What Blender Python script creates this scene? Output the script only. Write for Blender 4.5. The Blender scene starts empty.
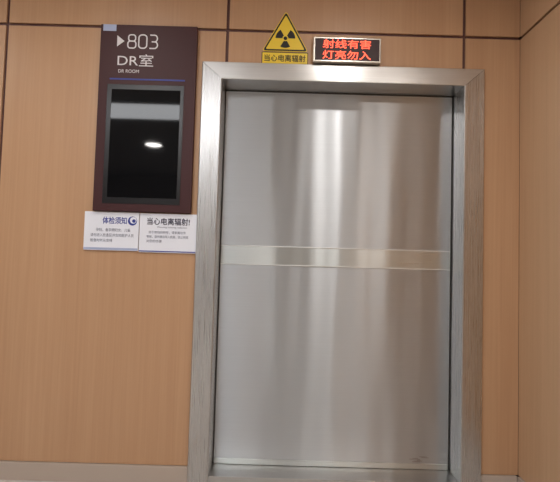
import bpy, bmesh, math
from mathutils import Vector, Matrix
C = bpy.context
try:
    C.scene.view_settings.view_transform = 'Standard'
except Exception: pass

def s2l(c):
    return tuple(((x/255)/12.92 if x/255<=0.04045 else ((x/255+0.055)/1.055)**2.4) for x in c)+(1.0,)

# ---------------- materials ----------------
def mat(name, rgb, rough=0.5, metal=0.0, emit=0.0, spec=0.5, coat=0.0):
    m=bpy.data.materials.new(name); m.use_nodes=True
    b=m.node_tree.nodes['Principled BSDF']
    b.inputs['Base Color'].default_value=s2l(rgb)
    b.inputs['Roughness'].default_value=rough
    b.inputs['Metallic'].default_value=metal
    b.inputs['Specular IOR Level'].default_value=spec
    b.inputs['Coat Weight'].default_value=coat
    if emit:
        b.inputs['Emission Color'].default_value=s2l(rgb)
        b.inputs['Emission Strength'].default_value=emit
    return m

def wood_mat(name, c1, c2, c3, rough=0.4):
    m=bpy.data.materials.new(name); m.use_nodes=True
    nt=m.node_tree; N=nt.nodes; L=nt.links; b=N['Principled BSDF']
    tc=N.new('ShaderNodeTexCoord'); mp=N.new('ShaderNodeMapping')
    mp.inputs['Scale'].default_value=(70,70,1.1)
    n1=N.new('ShaderNodeTexNoise'); n1.inputs['Scale'].default_value=1.0; n1.inputs['Detail'].default_value=6; n1.inputs['Roughness'].default_value=0.6
    mp2=N.new('ShaderNodeMapping'); mp2.inputs['Scale'].default_value=(7,7,0.35)
    n2=N.new('ShaderNodeTexNoise'); n2.inputs['Scale'].default_value=1.0; n2.inputs['Detail'].default_value=3; n2.inputs['Distortion'].default_value=0.6
    L.new(tc.outputs['Object'],mp.inputs['Vector']); L.new(tc.outputs['Object'],mp2.inputs['Vector'])
    L.new(mp.outputs[0],n1.inputs['Vector']); L.new(mp2.outputs[0],n2.inputs['Vector'])
    mx=N.new('ShaderNodeMath'); mx.operation='ADD'
    m2=N.new('ShaderNodeMath'); m2.operation='MULTIPLY'; m2.inputs[1].default_value=0.5
    m3=N.new('ShaderNodeMath'); m3.operation='MULTIPLY'; m3.inputs[1].default_value=0.5
    L.new(n1.outputs['Fac'],m2.inputs[0]); L.new(n2.outputs['Fac'],m3.inputs[0])
    L.new(m2.outputs[0],mx.inputs[0]); L.new(m3.outputs[0],mx.inputs[1])
    r=N.new('ShaderNodeValToRGB'); r.color_ramp.elements[0].position=0.32; r.color_ramp.elements[0].color=s2l(c1)
    r.color_ramp.elements[1].position=0.68; r.color_ramp.elements[1].color=s2l(c3)
    e=r.color_ramp.elements.new(0.5); e.color=s2l(c2)
    L.new(mx.outputs[0],r.inputs[0]); L.new(r.outputs[0],b.inputs['Base Color'])
    b.inputs['Roughness'].default_value=rough
    return m

def steel_mat(name, rgb, rough=0.3, aniso=0.85, tangent=(1,0,0), grain=(2,60,300), wave=0.0, streak=0.1, cvar=6, wscale=(5,1,0.7)):
    m=bpy.data.materials.new(name); m.use_nodes=True
    nt=m.node_tree; N=nt.nodes; L=nt.links; b=N['Principled BSDF']
    b.inputs['Metallic'].default_value=1.0
    b.inputs['Anisotropic'].default_value=aniso
    cx=N.new('ShaderNodeCombineXYZ')
    for i in range(3): cx.inputs[i].default_value=tangent[i]
    L.new(cx.outputs[0],b.inputs['Tangent'])
    tc=N.new('ShaderNodeTexCoord'); mp=N.new('ShaderNodeMapping'); mp.inputs['Scale'].default_value=grain
    n=N.new('ShaderNodeTexNoise'); n.inputs['Scale'].default_value=1.0; n.inputs['Detail'].default_value=5
    L.new(tc.outputs['Object'],mp.inputs[0]); L.new(mp.outputs[0],n.inputs['Vector'])
    mr=N.new('ShaderNodeMapRange'); mr.inputs['To Min'].default_value=rough-streak/2; mr.inputs['To Max'].default_value=rough+streak/2
    L.new(n.outputs['Fac'],mr.inputs[0]); L.new(mr.outputs[0],b.inputs['Roughness'])
    r=N.new('ShaderNodeValToRGB'); r.color_ramp.elements[0].position=0.3; r.color_ramp.elements[1].position=0.7
    r.color_ramp.elements[0].color=s2l(tuple(max(0,c-cvar) for c in rgb)); r.color_ramp.elements[1].color=s2l(tuple(min(255,c+cvar) for c in rgb))
    L.new(n.outputs['Fac'],r.inputs[0]); L.new(r.outputs[0],b.inputs['Base Color'])
    if wave:
        mp2=N.new('ShaderNodeMapping'); mp2.inputs['Scale'].default_value=wscale
        n2=N.new('ShaderNodeTexNoise'); n2.inputs['Scale'].default_value=1.0; n2.inputs['Detail'].default_value=1
        L.new(tc.outputs['Object'],mp2.inputs[0]); L.new(mp2.outputs[0],n2.inputs['Vector'])
        bp=N.new('ShaderNodeBump'); bp.inputs['Strength'].default_value=1.0; bp.inputs['Distance'].default_value=wave
        L.new(n2.outputs['Fac'],bp.inputs['Height']); L.new(bp.outputs[0],b.inputs['Normal'])
    return m

M_wood=wood_mat('wood_laminate',(183,142,108),(190,150,115),(197,158,123))
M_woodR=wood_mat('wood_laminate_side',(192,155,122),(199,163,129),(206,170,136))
M_gap=mat('groove_dark_bronze',(98,68,64),0.45,0.3)
M_door=steel_mat('brushed_steel_door',(193,196,199),rough=0.39,aniso=1.0,tangent=(0,0,1),wave=0.009,streak=0.04,cvar=2,wscale=(5,1,0.4))
M_band=steel_mat('polished_steel_band',(204,209,209),rough=0.28,aniso=1.0,tangent=(0,0,1),wave=0.006,streak=0.03,cvar=2,wscale=(5,1,0.4))
M_edge=mat('bright_steel_edge',(225,228,228),0.45,1.0)
M_frame=steel_mat('brushed_steel_frame',(198,197,196),rough=0.28,aniso=0.7,tangent=(0,0,1),grain=(300,300,3),wave=0.004,wscale=(12,1,0.9))
M_headr=steel_mat('brushed_steel_header',(204,203,201),rough=0.30,aniso=0.3,tangent=(0,0.7,0.7),grain=(3,300,300))
M_dark=mat('dark_rubber_seal',(58,56,54),0.7)
M_bronze=mat('dark_bronze_panel',(66,34,36),0.5,0.0,spec=0.3)
M_glass=mat('black_glass_screen',(14,15,18),0.04,0.0,spec=0.22)
M_bezel=mat('screen_bezel',(18,16,20),0.3)
M_white=mat('white_acrylic',(236,240,250),0.35)
M_whitetxt=mat('white_lettering',(225,222,225),0.5)
M_blue=mat('blue_print',(40,58,150),0.5)
M_navy=mat('navy_print',(36,36,70),0.5)
M_grey=mat('grey_print',(120,124,145),0.6)
M_lblue=mat('pale_blue_print',(170,182,214),0.4)
M_yel=mat('warning_yellow',(240,208,60),0.4)
M_black=mat('black_print',(22,20,16),0.5)
M_alu=mat('aluminium_trim',(205,198,188),0.3,0.9)
M_ledback=mat('led_board',(44,10,12),0.5)
M_led=mat('led_red',(255,88,60),0.5,emit=2.0)
M_floor=mat('floor_vinyl',(200,195,190),0.22)
M_ceil=mat('ceiling_white',(230,230,229),0.8)
M_opp=mat('opposite_wall_paint',(172,168,164),0.6)
M_base=mat('baseboard_laminate',(184,170,158),0.35)
M_lamp=mat('downlight_diffuser',(255,250,245),0.5,emit=120.0)
M_panel=mat('panel_light_diffuser',(250,252,255),0.5,emit=16.0)

# ---------------- mesh helpers ----------------
def newobj(name, me, parent=None, m=None):
    o=bpy.data.objects.new(name,me); C.collection.objects.link(o)
    if m is not None:
        me.materials.clear(); me.materials.append(m)
    if parent: o.parent=parent
    return o
def box(name,x0,x1,y0,y1,z0,z1,m,parent=None,bevel=0.0,seg=2):
    bm=bmesh.new(); bmesh.ops.create_cube(bm,size=1)
    for v in bm.verts:
        v.co=Vector(((x0+x1)/2+v.co.x*(x1-x0),(y0+y1)/2+v.co.y*(y1-y0),(z0+z1)/2+v.co.z*(z1-z0)))
    if bevel: bmesh.ops.bevel(bm,geom=bm.edges[:],offset=bevel,segments=seg,profile=0.5,affect='EDGES')
    me=bpy.data.meshes.new(name); bm.to_mesh(me); bm.free()
    return newobj(name,me,parent,m)
def boxes(name,lst,m,parent=None,bevel=0.0):
    bm=bmesh.new()
    for (x0,x1,y0,y1,z0,z1) in lst:
        r=bmesh.ops.create_cube(bm,size=1)
        for v in r['verts']:
            v.co=Vector(((x0+x1)/2+v.co.x*(x1-x0),(y0+y1)/2+v.co.y*(y1-y0),(z0+z1)/2+v.co.z*(z1-z0)))
    if bevel: bmesh.ops.bevel(bm,geom=bm.edges[:],offset=bevel,segments=2,profile=0.5,affect='EDGES')
    me=bpy.data.meshes.new(name); bm.to_mesh(me); bm.free()
    return newobj(name,me,parent,m)
def empty(name,loc=(0,0,0)):
    e=bpy.data.objects.new(name,None); C.collection.objects.link(e); e.empty_display_size=0.05
    return e
def poly(name,pts,y,m,parent,thick=0.001):
    bm=bmesh.new()
    vs=[bm.verts.new((p[0],y,p[1])) for p in pts]
    f=bm.faces.new(vs)
    r=bmesh.ops.extrude_face_region(bm,geom=[f])
    for v in r['geom']:
        if isinstance(v,bmesh.types.BMVert): v.co.y+=thick
    bmesh.ops.recalc_face_normals(bm,faces=bm.faces[:])
    me=bpy.data.meshes.new(name); bm.to_mesh(me); bm.free()
    return newobj(name,me,parent,m)
def ring(name,outer,inner,y,m,parent,thick=0.001):
    bm=bmesh.new(); n=len(outer)
    o=[bm.verts.new((p[0],y,p[1])) for p in outer]; i=[bm.verts.new((p[0],y,p[1])) for p in inner]
    ob=[bm.verts.new((p[0],y+thick,p[1])) for p in outer]; ib=[bm.verts.new((p[0],y+thick,p[1])) for p in inner]
    for k in range(n):
        j=(k+1)%n
        bm.faces.new((o[k],o[j],i[j],i[k])); bm.faces.new((ob[k],ob[j],ib[j],ib[k]))
        bm.faces.new((o[k],o[j],ob[j],ob[k])); bm.faces.new((i[k],i[j],ib[j],ib[k]))
    bmesh.ops.recalc_face_normals(bm,faces=bm.faces[:])
    me=bpy.data.meshes.new(name); bm.to_mesh(me); bm.free()
    return newobj(name,me,parent,m)
def text(name,body,x0,x1,z0,z1,y,m,parent,bold=0.0):
    """text mesh fitted to rectangle x0..x1, z0..z1 on plane y"""
    cu=bpy.data.curves.new(name,'FONT'); cu.body=body; cu.size=1; cu.extrude=0.004; cu.offset=0
    cu.resolution_u=4
    t=bpy.data.objects.new(name,cu); C.collection.objects.link(t)
    C.view_layer.update()
    dg=C.evaluated_depsgraph_get()
    me=bpy.data.meshes.new_from_object(t.evaluated_get(dg))
    bpy.data.objects.remove(t)
    if not me.vertices: return None
    if bold:
        bm=bmesh.new()
        for k,(dx,dy) in enumerate(((-bold,0),(bold,0),(0,bold),(0,-bold))):
            s=len(bm.verts); bm.from_mesh(me); bm.verts.ensure_lookup_table()
            for v in bm.verts[s:]: v.co+=Vector((dx,dy,k*0.001))
        bm.to_mesh(me); bm.free()
    xs=[v.co.x for v in me.vertices]; ys=[v.co.y for v in me.vertices]
    ax,bx=min(xs),max(xs); ay,by=min(ys),max(ys)
    for v in me.vertices:
        X=x0+(v.co.x-ax)/(bx-ax)*(x1-x0); Z=z0+(v.co.y-ay)/(by-ay)*(z1-z0)
        Y=y-(v.co.z+0.004)*0.1
        v.co=(X,Y,Z)
    return newobj(name,me,parent,m)
def rounded(pts,r,n=5):
    out=[]; k=len(pts)
    for i in range(k):
        p=Vector(pts[i]); a=(Vector(pts[i-1])-p).normalized(); b=(Vector(pts[(i+1)%k])-p).normalized()
        ang=math.acos(max(-1,min(1,a.dot(b)))); d=r/math.tan(ang/2)
        s=p+a*d; e=p+b*d
        for t in range(n+1):
            u=t/n
            q=s*(1-u)**2+p*2*u*(1-u)+e*u*u
            out.append((q.x,q.y))
    return out

# ---------------- room shell ----------------
XL,XR,YB,ZC=-4.2,1.363,-7.0,3.0
SZ=2.585
g=0.009
OX0,OX1,OZ=-0.36,1.034,2.288
FW,FH=0.115,0.10
wb=empty('wall_back')
boxes('wall_backing',[(XL,OX0-0.02,0.012,0.25,0,ZC),(OX1+0.02,XR,0.012,0.25,0,ZC),(OX0-0.02,OX1+0.02,0.012,0.25,OZ+0.02,ZC)],M_gap,wb)
cols=[(XL,-2.9),(-2.9,-1.62),(-1.62,-0.339),(-0.339,1.037),(1.037,XR)]
pl=[]
for a,b in cols: pl.append((a+g,b-g if b<XR else b-0.002,0,0.014,SZ+g,ZC-0.002))
pl.append((XL,-2.9-g,0,0.014,0.1,SZ-g)); pl.append((-2.9+g,-1.62-g,0,0.014,0.1,SZ-g))
pl.append((-1.62+g,OX0-0.03,0,0.014,0.1,SZ-g))
pl.append((OX0-0.03,-0.339-g,0,0.014,OZ+0.03,SZ-g))
pl.append((-0.339+g,1.037-g,0,0.014,OZ+0.03,SZ-g))
pl.append((OX1+0.03,XR-0.002,0,0.014,0.1,OZ+0.03))
pl.append((1.037+g,XR-0.002,0,0.014,OZ+0.03,SZ-g))
boxes('wood_panels',pl,M_wood,wb)
wr=empty('wall_right')
box('wall_backing',XR+0.014,XR+0.2,YB,0.25,0,ZC,M_gap,wr)
pr=[]
ys=[0,-1.3,-2.6,-3.9,-5.2,YB]
for i in range(5):
    y1,y0=ys[i],ys[i+1]
    a=y0+g; b=y1-(g if i else 0)
    pr.append((XR,XR+0.016,a,b,0.1,SZ-g)); pr.append((XR,XR+0.016,a,b,SZ+g,ZC-0.002))
boxes('wood_panels',pr,M_woodR,wr)
box('wall_left',XL-0.2,XL,YB,0.25,0,ZC,M_opp)
box('wall_front',XL-0.2,XR+0.2,YB-0.2,YB,0,ZC,M_opp)
box('floor',XL-0.2,XR+0.2,YB-0.2,0.4,-0.1,0,M_floor)
box('ceiling',XL-0.2,XR+0.2,YB-0.2,0.3,ZC,ZC+0.1,M_ceil)
boxes('baseboard_back',[(XL,OX0-FW,-0.012,0.012,0,0.097),(OX1+FW,XR-0.012,-0.012,0.012,0,0.097)],M_base,None,0.002)
box('baseboard_right',XR-0.012,XR+0.014,YB,-0.0125,0,0.097,M_base,None,0.002)

# ---------------- door ----------------
door=empty('door_1')
def sweep(name,prof,path_idx,m):
    corners=[((OX0,0),(-1,0)),((OX0,OZ),(-1,1)),((OX1,OZ),(1,1)),((OX1,0),(1,0))]
    a,b=corners[path_idx],corners[path_idx+1]
    bm=bmesh.new(); R=[]
    for k,(c,d) in enumerate((a,b)):
        row=[]
        for (o,y) in prof:
            oh=o*FH/FW if o>0 else o
            x=c[0]+d[0]*o; z=c[1]+d[1]*oh
            row.append(bm.verts.new((x,y,z)))
        R.append(row)
    for i in range(len(prof)-1):
        bm.faces.new((R[0][i],R[0][i+1],R[1][i+1],R[1][i]))
    bmesh.ops.recalc_face_normals(bm,faces=bm.faces[:])
    me=bpy.data.meshes.new(name); bm.to_mesh(me); bm.free()
    return newobj(name,me,door,m)
prof=[(FW,0.0),(FW,-0.019),(FW-0.004,-0.023),(0.004,-0.023),(0,-0.019),(0,0.2)]
sweep('jamb_left',prof,0,M_frame); sweep('header',prof,1,M_headr); sweep('jamb_right',prof,2,M_frame)
for nm,c,s in (('mitre_seam_left',OX0,-1),('mitre_seam_right',OX1,1)):
    poly(nm,[(c+s*0.004,OZ+0.002),(c+s*0.006,OZ+0.002),(c+s*(FW-0.002),OZ+FH-0.004),(c+s*(FW-0.004),OZ+FH-0.004)],-0.0235,M_dark,door,0.0004)
box('leaf',OX0+0.005,OX1-0.006,0.15,0.195,0.055,OZ-0.006,M_door,door,0.002)
box('leaf_band',OX0+0.007,OX1-0.008,0.1475,0.152,1.226,1.339,M_band,door,0.001)
boxes('leaf_band_edges',[(OX0+0.007,OX1-0.008,0.1455,0.152,1.335,1.341),(OX0+0.007,OX1-0.008,0.1455,0.152,1.224,1.230)],M_edge,door,0.0012)
box('leaf_bottom_rail',OX0+0.007,OX1-0.008,0.144,0.152,0.052,0.084,M_band,door,0.002)
boxes('seal',[(OX0+0.0005,OX0+0.005,0.154,0.19,0.05,OZ),(OX1-0.006,OX1-0.0005,0.154,0.19,0.05,OZ),(OX0+0.005,OX1-0.006,0.154,0.19,OZ-0.006,OZ-0.0005)],M_dark,door)
box('threshold',OX0,OX1,-0.01,0.2,0.0,0.05,M_headr,door,0.002)
import random
random.seed(3)
sc=[]
for k in range(7):
    a=0.80+random.random()*0.07; sc.append((a,a+0.02+random.random()*0.05,0.1493,0.1499,0.092+k*0.005,0.0935+k*0.005))
boxes('scuff_marks',sc,M_gap,door)

# ---------------- room display panel ----------------
dp=empty('room_number_display')
PX0,PX1,PZ0,PZ1=-1.064,-0.509,1.507,2.585
YF=-0.03
box('housing',PX0,PX1,YF,-0.0002,PZ0,PZ1,M_bronze,dp,0.003)
box('screen_bezel',-1.012,-0.572,YF-0.002,YF+0.005,1.55,2.236,M_bezel,dp,0.002)
box('screen',-0.985,-0.592,YF-0.003,YF+0.003,1.585,2.206,M_glass,dp,0.0008)
ty=YF-0.0003
poly('arrow',[(-0.967,2.455),(-0.967,2.520),(-0.925,2.4875)],ty-0.0005,M_whitetxt,dp,0.0005)
def stroke(name,pts,w,y,m,parent,closed=False):
    bm=bmesh.new(); n=len(pts); L_=[];R_=[]
    for i in range(n):
        p=Vector(pts[i])
        if closed: a=Vector(pts[i-1]); b=Vector(pts[(i+1)%n])
        else: a=Vector(pts[max(0,i-1)]); b=Vector(pts[min(n-1,i+1)])
        d=(b-a).normalized(); nn=Vector((-d.y,d.x))*w/2
        L_.append(bm.verts.new((p.x+nn.x,y,p.y+nn.y))); R_.append(bm.verts.new((p.x-nn.x,y,p.y-nn.y)))
    for i in range(n if closed else n-1):
        j=(i+1)%n; bm.faces.new((L_[i],L_[j],R_[j],R_[i]))
    me=bpy.data.meshes.new(name); bm.to_mesh(me); bm.free(); return newobj(name,me,parent,m)
def arc(cx,cz,rx,rz,a0,a1,n=16):
    return [(cx+rx*math.cos(math.radians(a0+(a1-a0)*i/n)),cz+rz*math.sin(math.radians(a0+(a1-a0)*i/n))) for i in range(n+1)]
def rr(cx,cz,w,h,r):
    a,b=w/2-r,h/2-r
    return arc(cx+a,cz+b,r,r,0,90,6)+arc(cx-a,cz+b,r,r,90,180,6)+arc(cx-a,cz-b,r,r,180,270,6)+arc(cx+a,cz-b,r,r,270,360,6)
dw,dh,zc=0.046,0.078,2.4875; sw=0.0075
x8,x0_,x3=-0.882,-0.820,-0.758
stroke('digit_8_upper',rr(x8,zc+0.0195,dw-0.006,0.037,0.014),sw,ty-0.0005,M_whitetxt,dp,True)
stroke('digit_8_lower',rr(x8,zc-0.0195,dw,0.041,0.015),sw,ty-0.0012,M_whitetxt,dp,True)
stroke('digit_0',rr(x0_,zc,dw,dh,0.018),sw,ty-0.0005,M_whitetxt,dp,True)
l=x3-dw/2; r_=x3+dw/2
up=[(l+0.002,zc+dh/2)]+arc(r_-0.018,zc+0.0195,0.016,0.0195,90,-90)+[(l+0.012,zc)]
lo=[(l+0.012,zc)]+arc(r_-0.018,zc-0.0195,0.018,0.0195,90,-90)+[(l,zc-dh/2)]
stroke('digit_3_upper',up,sw,ty-0.0005,M_whitetxt,dp)
stroke('digit_3_lower',lo,sw,ty-0.0012,M_whitetxt,dp)
text('room_label','DR室',-0.96,-0.755,2.343,2.413,ty,M_whitetxt,dp)
text('room_label_small','DR ROOM',-0.953,-0.835,2.303,2.322,ty,M_whitetxt,dp)
box('blue_scribble',-1.0,-0.57,YF-0.0012,YF+0.001,2.262,2.270,M_blue,dp)  # thin blue scribbled line above the screen, built as a flat strip
box('pale_sticker',-1.05,-0.975,YF-0.0012,YF+0.001,2.545,2.583,M_lblue,dp)

# ---------------- notice placards ----------------
def placard(x0,x1,z0,z1):
    e=empty('notice_placard')
    box('board',x0,x1,-0.012,-0.0002,z0,z1,M_white,e,0.002)
    return e
p1=placard(-1.113,-0.803,1.285,1.504)
y=-0.0122
text('title','体检须知',-1.01,-0.872,1.435,1.476,y,M_blue,p1,0.015)
def circ(cx,cz,r,n=28): return [(cx+r*math.cos(2*math.pi*i/n),cz+r*math.sin(2*math.pi*i/n)) for i in range(n)]
ring('logo_ring',circ(-0.84,1.455,0.026),circ(-0.836,1.459,0.019),y-0.0006,M_blue,p1,0.0006)
poly('logo_swirl',circ(-0.832,1.455,0.010),y-0.0006,M_blue,p1,0.0006)
text('body_1','孕妇、备孕期妇女、儿童',-1.045,-0.85,1.392,1.411,y,M_grey,p1)
text('body_2','请勿进入检查区并告知医护人员',-1.075,-0.83,1.362,1.381,y,M_grey,p1)
text('body_3','检查时听从安排',-1.075,-0.95,1.332,1.351,y,M_grey,p1)
p2=placard(-0.799,-0.4755,1.28,1.502)
text('title','当心电离辐射!',-0.757,-0.515,1.437,1.478,y,M_navy,p2,0.015)
text('subtitle','Warning ionizing radiation',-0.70,-0.53,1.418,1.429,y,M_grey,p2)
text('body_1','由于射线的特性，请家属在外',-0.745,-0.535,1.387,1.403,y,M_grey,p2)
text('body_2','等候，请勿擅自闯入机房，防止射线',-0.757,-0.52,1.362,1.378,y,M_grey,p2)
text('body_3','对您的伤害',-0.757,-0.67,1.337,1.353,y,M_grey,p2)
box('blue_footer',-0.797,-0.4775,-0.0126,-0.011,1.284,1.290,M_blue,p2)
box('blue_footer',-1.111,-0.805,-0.0126,-0.011,1.288,1.300,M_lblue,p1)

# ---------------- radiation sign ----------------
rs=empty('radiation_warning_sign')
tri=[(-0.137,2.466),(0.132,2.466),(-0.0025,2.708)]
poly('plate',rounded(tri,0.012),-0.003,M_black,rs,0.0028)
cx0,cz0=-0.0025,2.466+0.0807
def sc_tri(f): return [(cx0+(p[0]-cx0)*f,cz0+(p[1]-cz0)*f) for p in tri]
ring('yellow_edge',rounded(tri,0.012),rounded(sc_tri(0.955),0.010),-0.0036,M_yel,rs,0.0005)
poly('yellow_field',rounded(sc_tri(0.84),0.006),-0.0036,M_yel,rs,0.0005)
cz1=cz0-0.002
for k in range(3):
    a=math.radians(-90+120*k)
    a0,a1=a-math.radians(30),a+math.radians(30)
    n=10
    pts=[(cx0+0.057*math.cos(a0+(a1-a0)*i/n),cz1+0.057*math.sin(a0+(a1-a0)*i/n)) for i in range(n+1)]
    pts+=[(cx0+0.017*math.cos(a1+(a0-a1)*i/n),cz1+0.017*math.sin(a1+(a0-a1)*i/n)) for i in range(n+1)]
    poly('trefoil_blade_%d'%(k+1),pts,-0.0042,M_black,rs,0.0005)
poly('trefoil_hub',circ(cx0,cz1,0.011),-0.0042,M_black,rs,0.0005)
box('text_plate',-0.137,0.132,-0.003,-0.0002,2.391,2.462,M_black,rs,0.0005)
box('text_plate_yellow',-0.133,0.128,-0.0036,-0.002,2.395,2.458,M_yel,rs)
text('warning_text','当心电离辐射',-0.122,0.117,2.406,2.447,-0.0038,M_black,rs,0.012)

# ---------------- LED sign ----------------
ls=empty('led_warning_sign')
LX0,LX1,LZ0,LZ1=0.158,0.545,2.392,2.538
box('housing',LX0,LX1,-0.05,-0.0002,LZ0,LZ1,M_alu,ls,0.005)
box('board',LX0+0.010,LX1-0.010,-0.0508,-0.045,LZ0+0.010,LZ1-0.010,M_ledback,ls)
text('led_line_1','射线有害',0.212,0.486,2.471,2.522,-0.051,M_led,ls,0.006)
text('led_line_2','灯亮勿入',0.212,0.486,2.408,2.459,-0.051,M_led,ls,0.006)

# ---------------- ceiling lights ----------------
def downlight(x,y,r=0.085):
    e=empty('ceiling_downlight')
    bm=bmesh.new(); n=32
    prof=[(r+0.02,0),(r+0.02,-0.004),(r+0.002,-0.008),(r,-0.002)]
    rows=[[bm.verts.new((x+q*math.cos(2*math.pi*i/n),y+q*math.sin(2*math.pi*i/n),ZC+z)) for i in range(n)] for q,z in prof]
    for a in range(len(rows)-1):
        for i in range(n): bm.faces.new((rows[a][i],rows[a][(i+1)%n],rows[a+1][(i+1)%n],rows[a+1][i]))
    me=bpy.data.meshes.new('trim'); bm.to_mesh(me); bm.free(); newobj('trim_ring',me,e,M_alu)
    bm=bmesh.new(); vs=[bm.verts.new((x+r*math.cos(-2*math.pi*i/n),y+r*math.sin(-2*math.pi*i/n),ZC-0.003)) for i in range(n)]
    bm.faces.new(vs); me=bpy.data.meshes.new('d'); bm.to_mesh(me); bm.free(); newobj('diffuser',me,e,M_lamp)
for x in (-2.6,-1.1,0.45):
    downlight(x,-1.15)
downlight(1.15,-2.4,0.09)
for x,yy in ((0.85,-4.6),(-0.35,-4.2),(-2.0,-4.4)):
    downlight(x,yy,0.12)
pl_=empty('ceiling_panel_light')
box('panel_frame',-2.3,-0.5,-3.1,-2.5,ZC-0.015,ZC-0.0002,M_alu,pl_)
box('panel_diffuser',-2.27,-0.53,-3.07,-2.53,ZC-0.017,ZC-0.01,M_panel,pl_)

w=bpy.data.worlds.new('World'); C.scene.world=w; w.use_nodes=True
w.node_tree.nodes['Background'].inputs[0].default_value=(1,0.95,0.9,1); w.node_tree.nodes['Background'].inputs[1].default_value=0.2

# ---------------- camera ----------------
cam=bpy.data.cameras.new('camera'); co=bpy.data.objects.new('camera',cam); C.collection.objects.link(co)
cam.sensor_width=36; cam.lens=450/560*36; cam.clip_start=0.05
p=math.radians(2.6); r=math.radians(1.65)
R0=Vector((1,0,0)); U0=Vector((0,-math.sin(p),math.cos(p))); F=Vector((0,math.cos(p),math.sin(p)))
Rr=R0*math.cos(r)+U0*math.sin(r); U=-R0*math.sin(r)+U0*math.cos(r)
m=Matrix((Rr,U,-F)).transposed().to_4x4(); m.translation=Vector((0,-2.56,1.25))
co.matrix_world=m
C.scene.camera=co
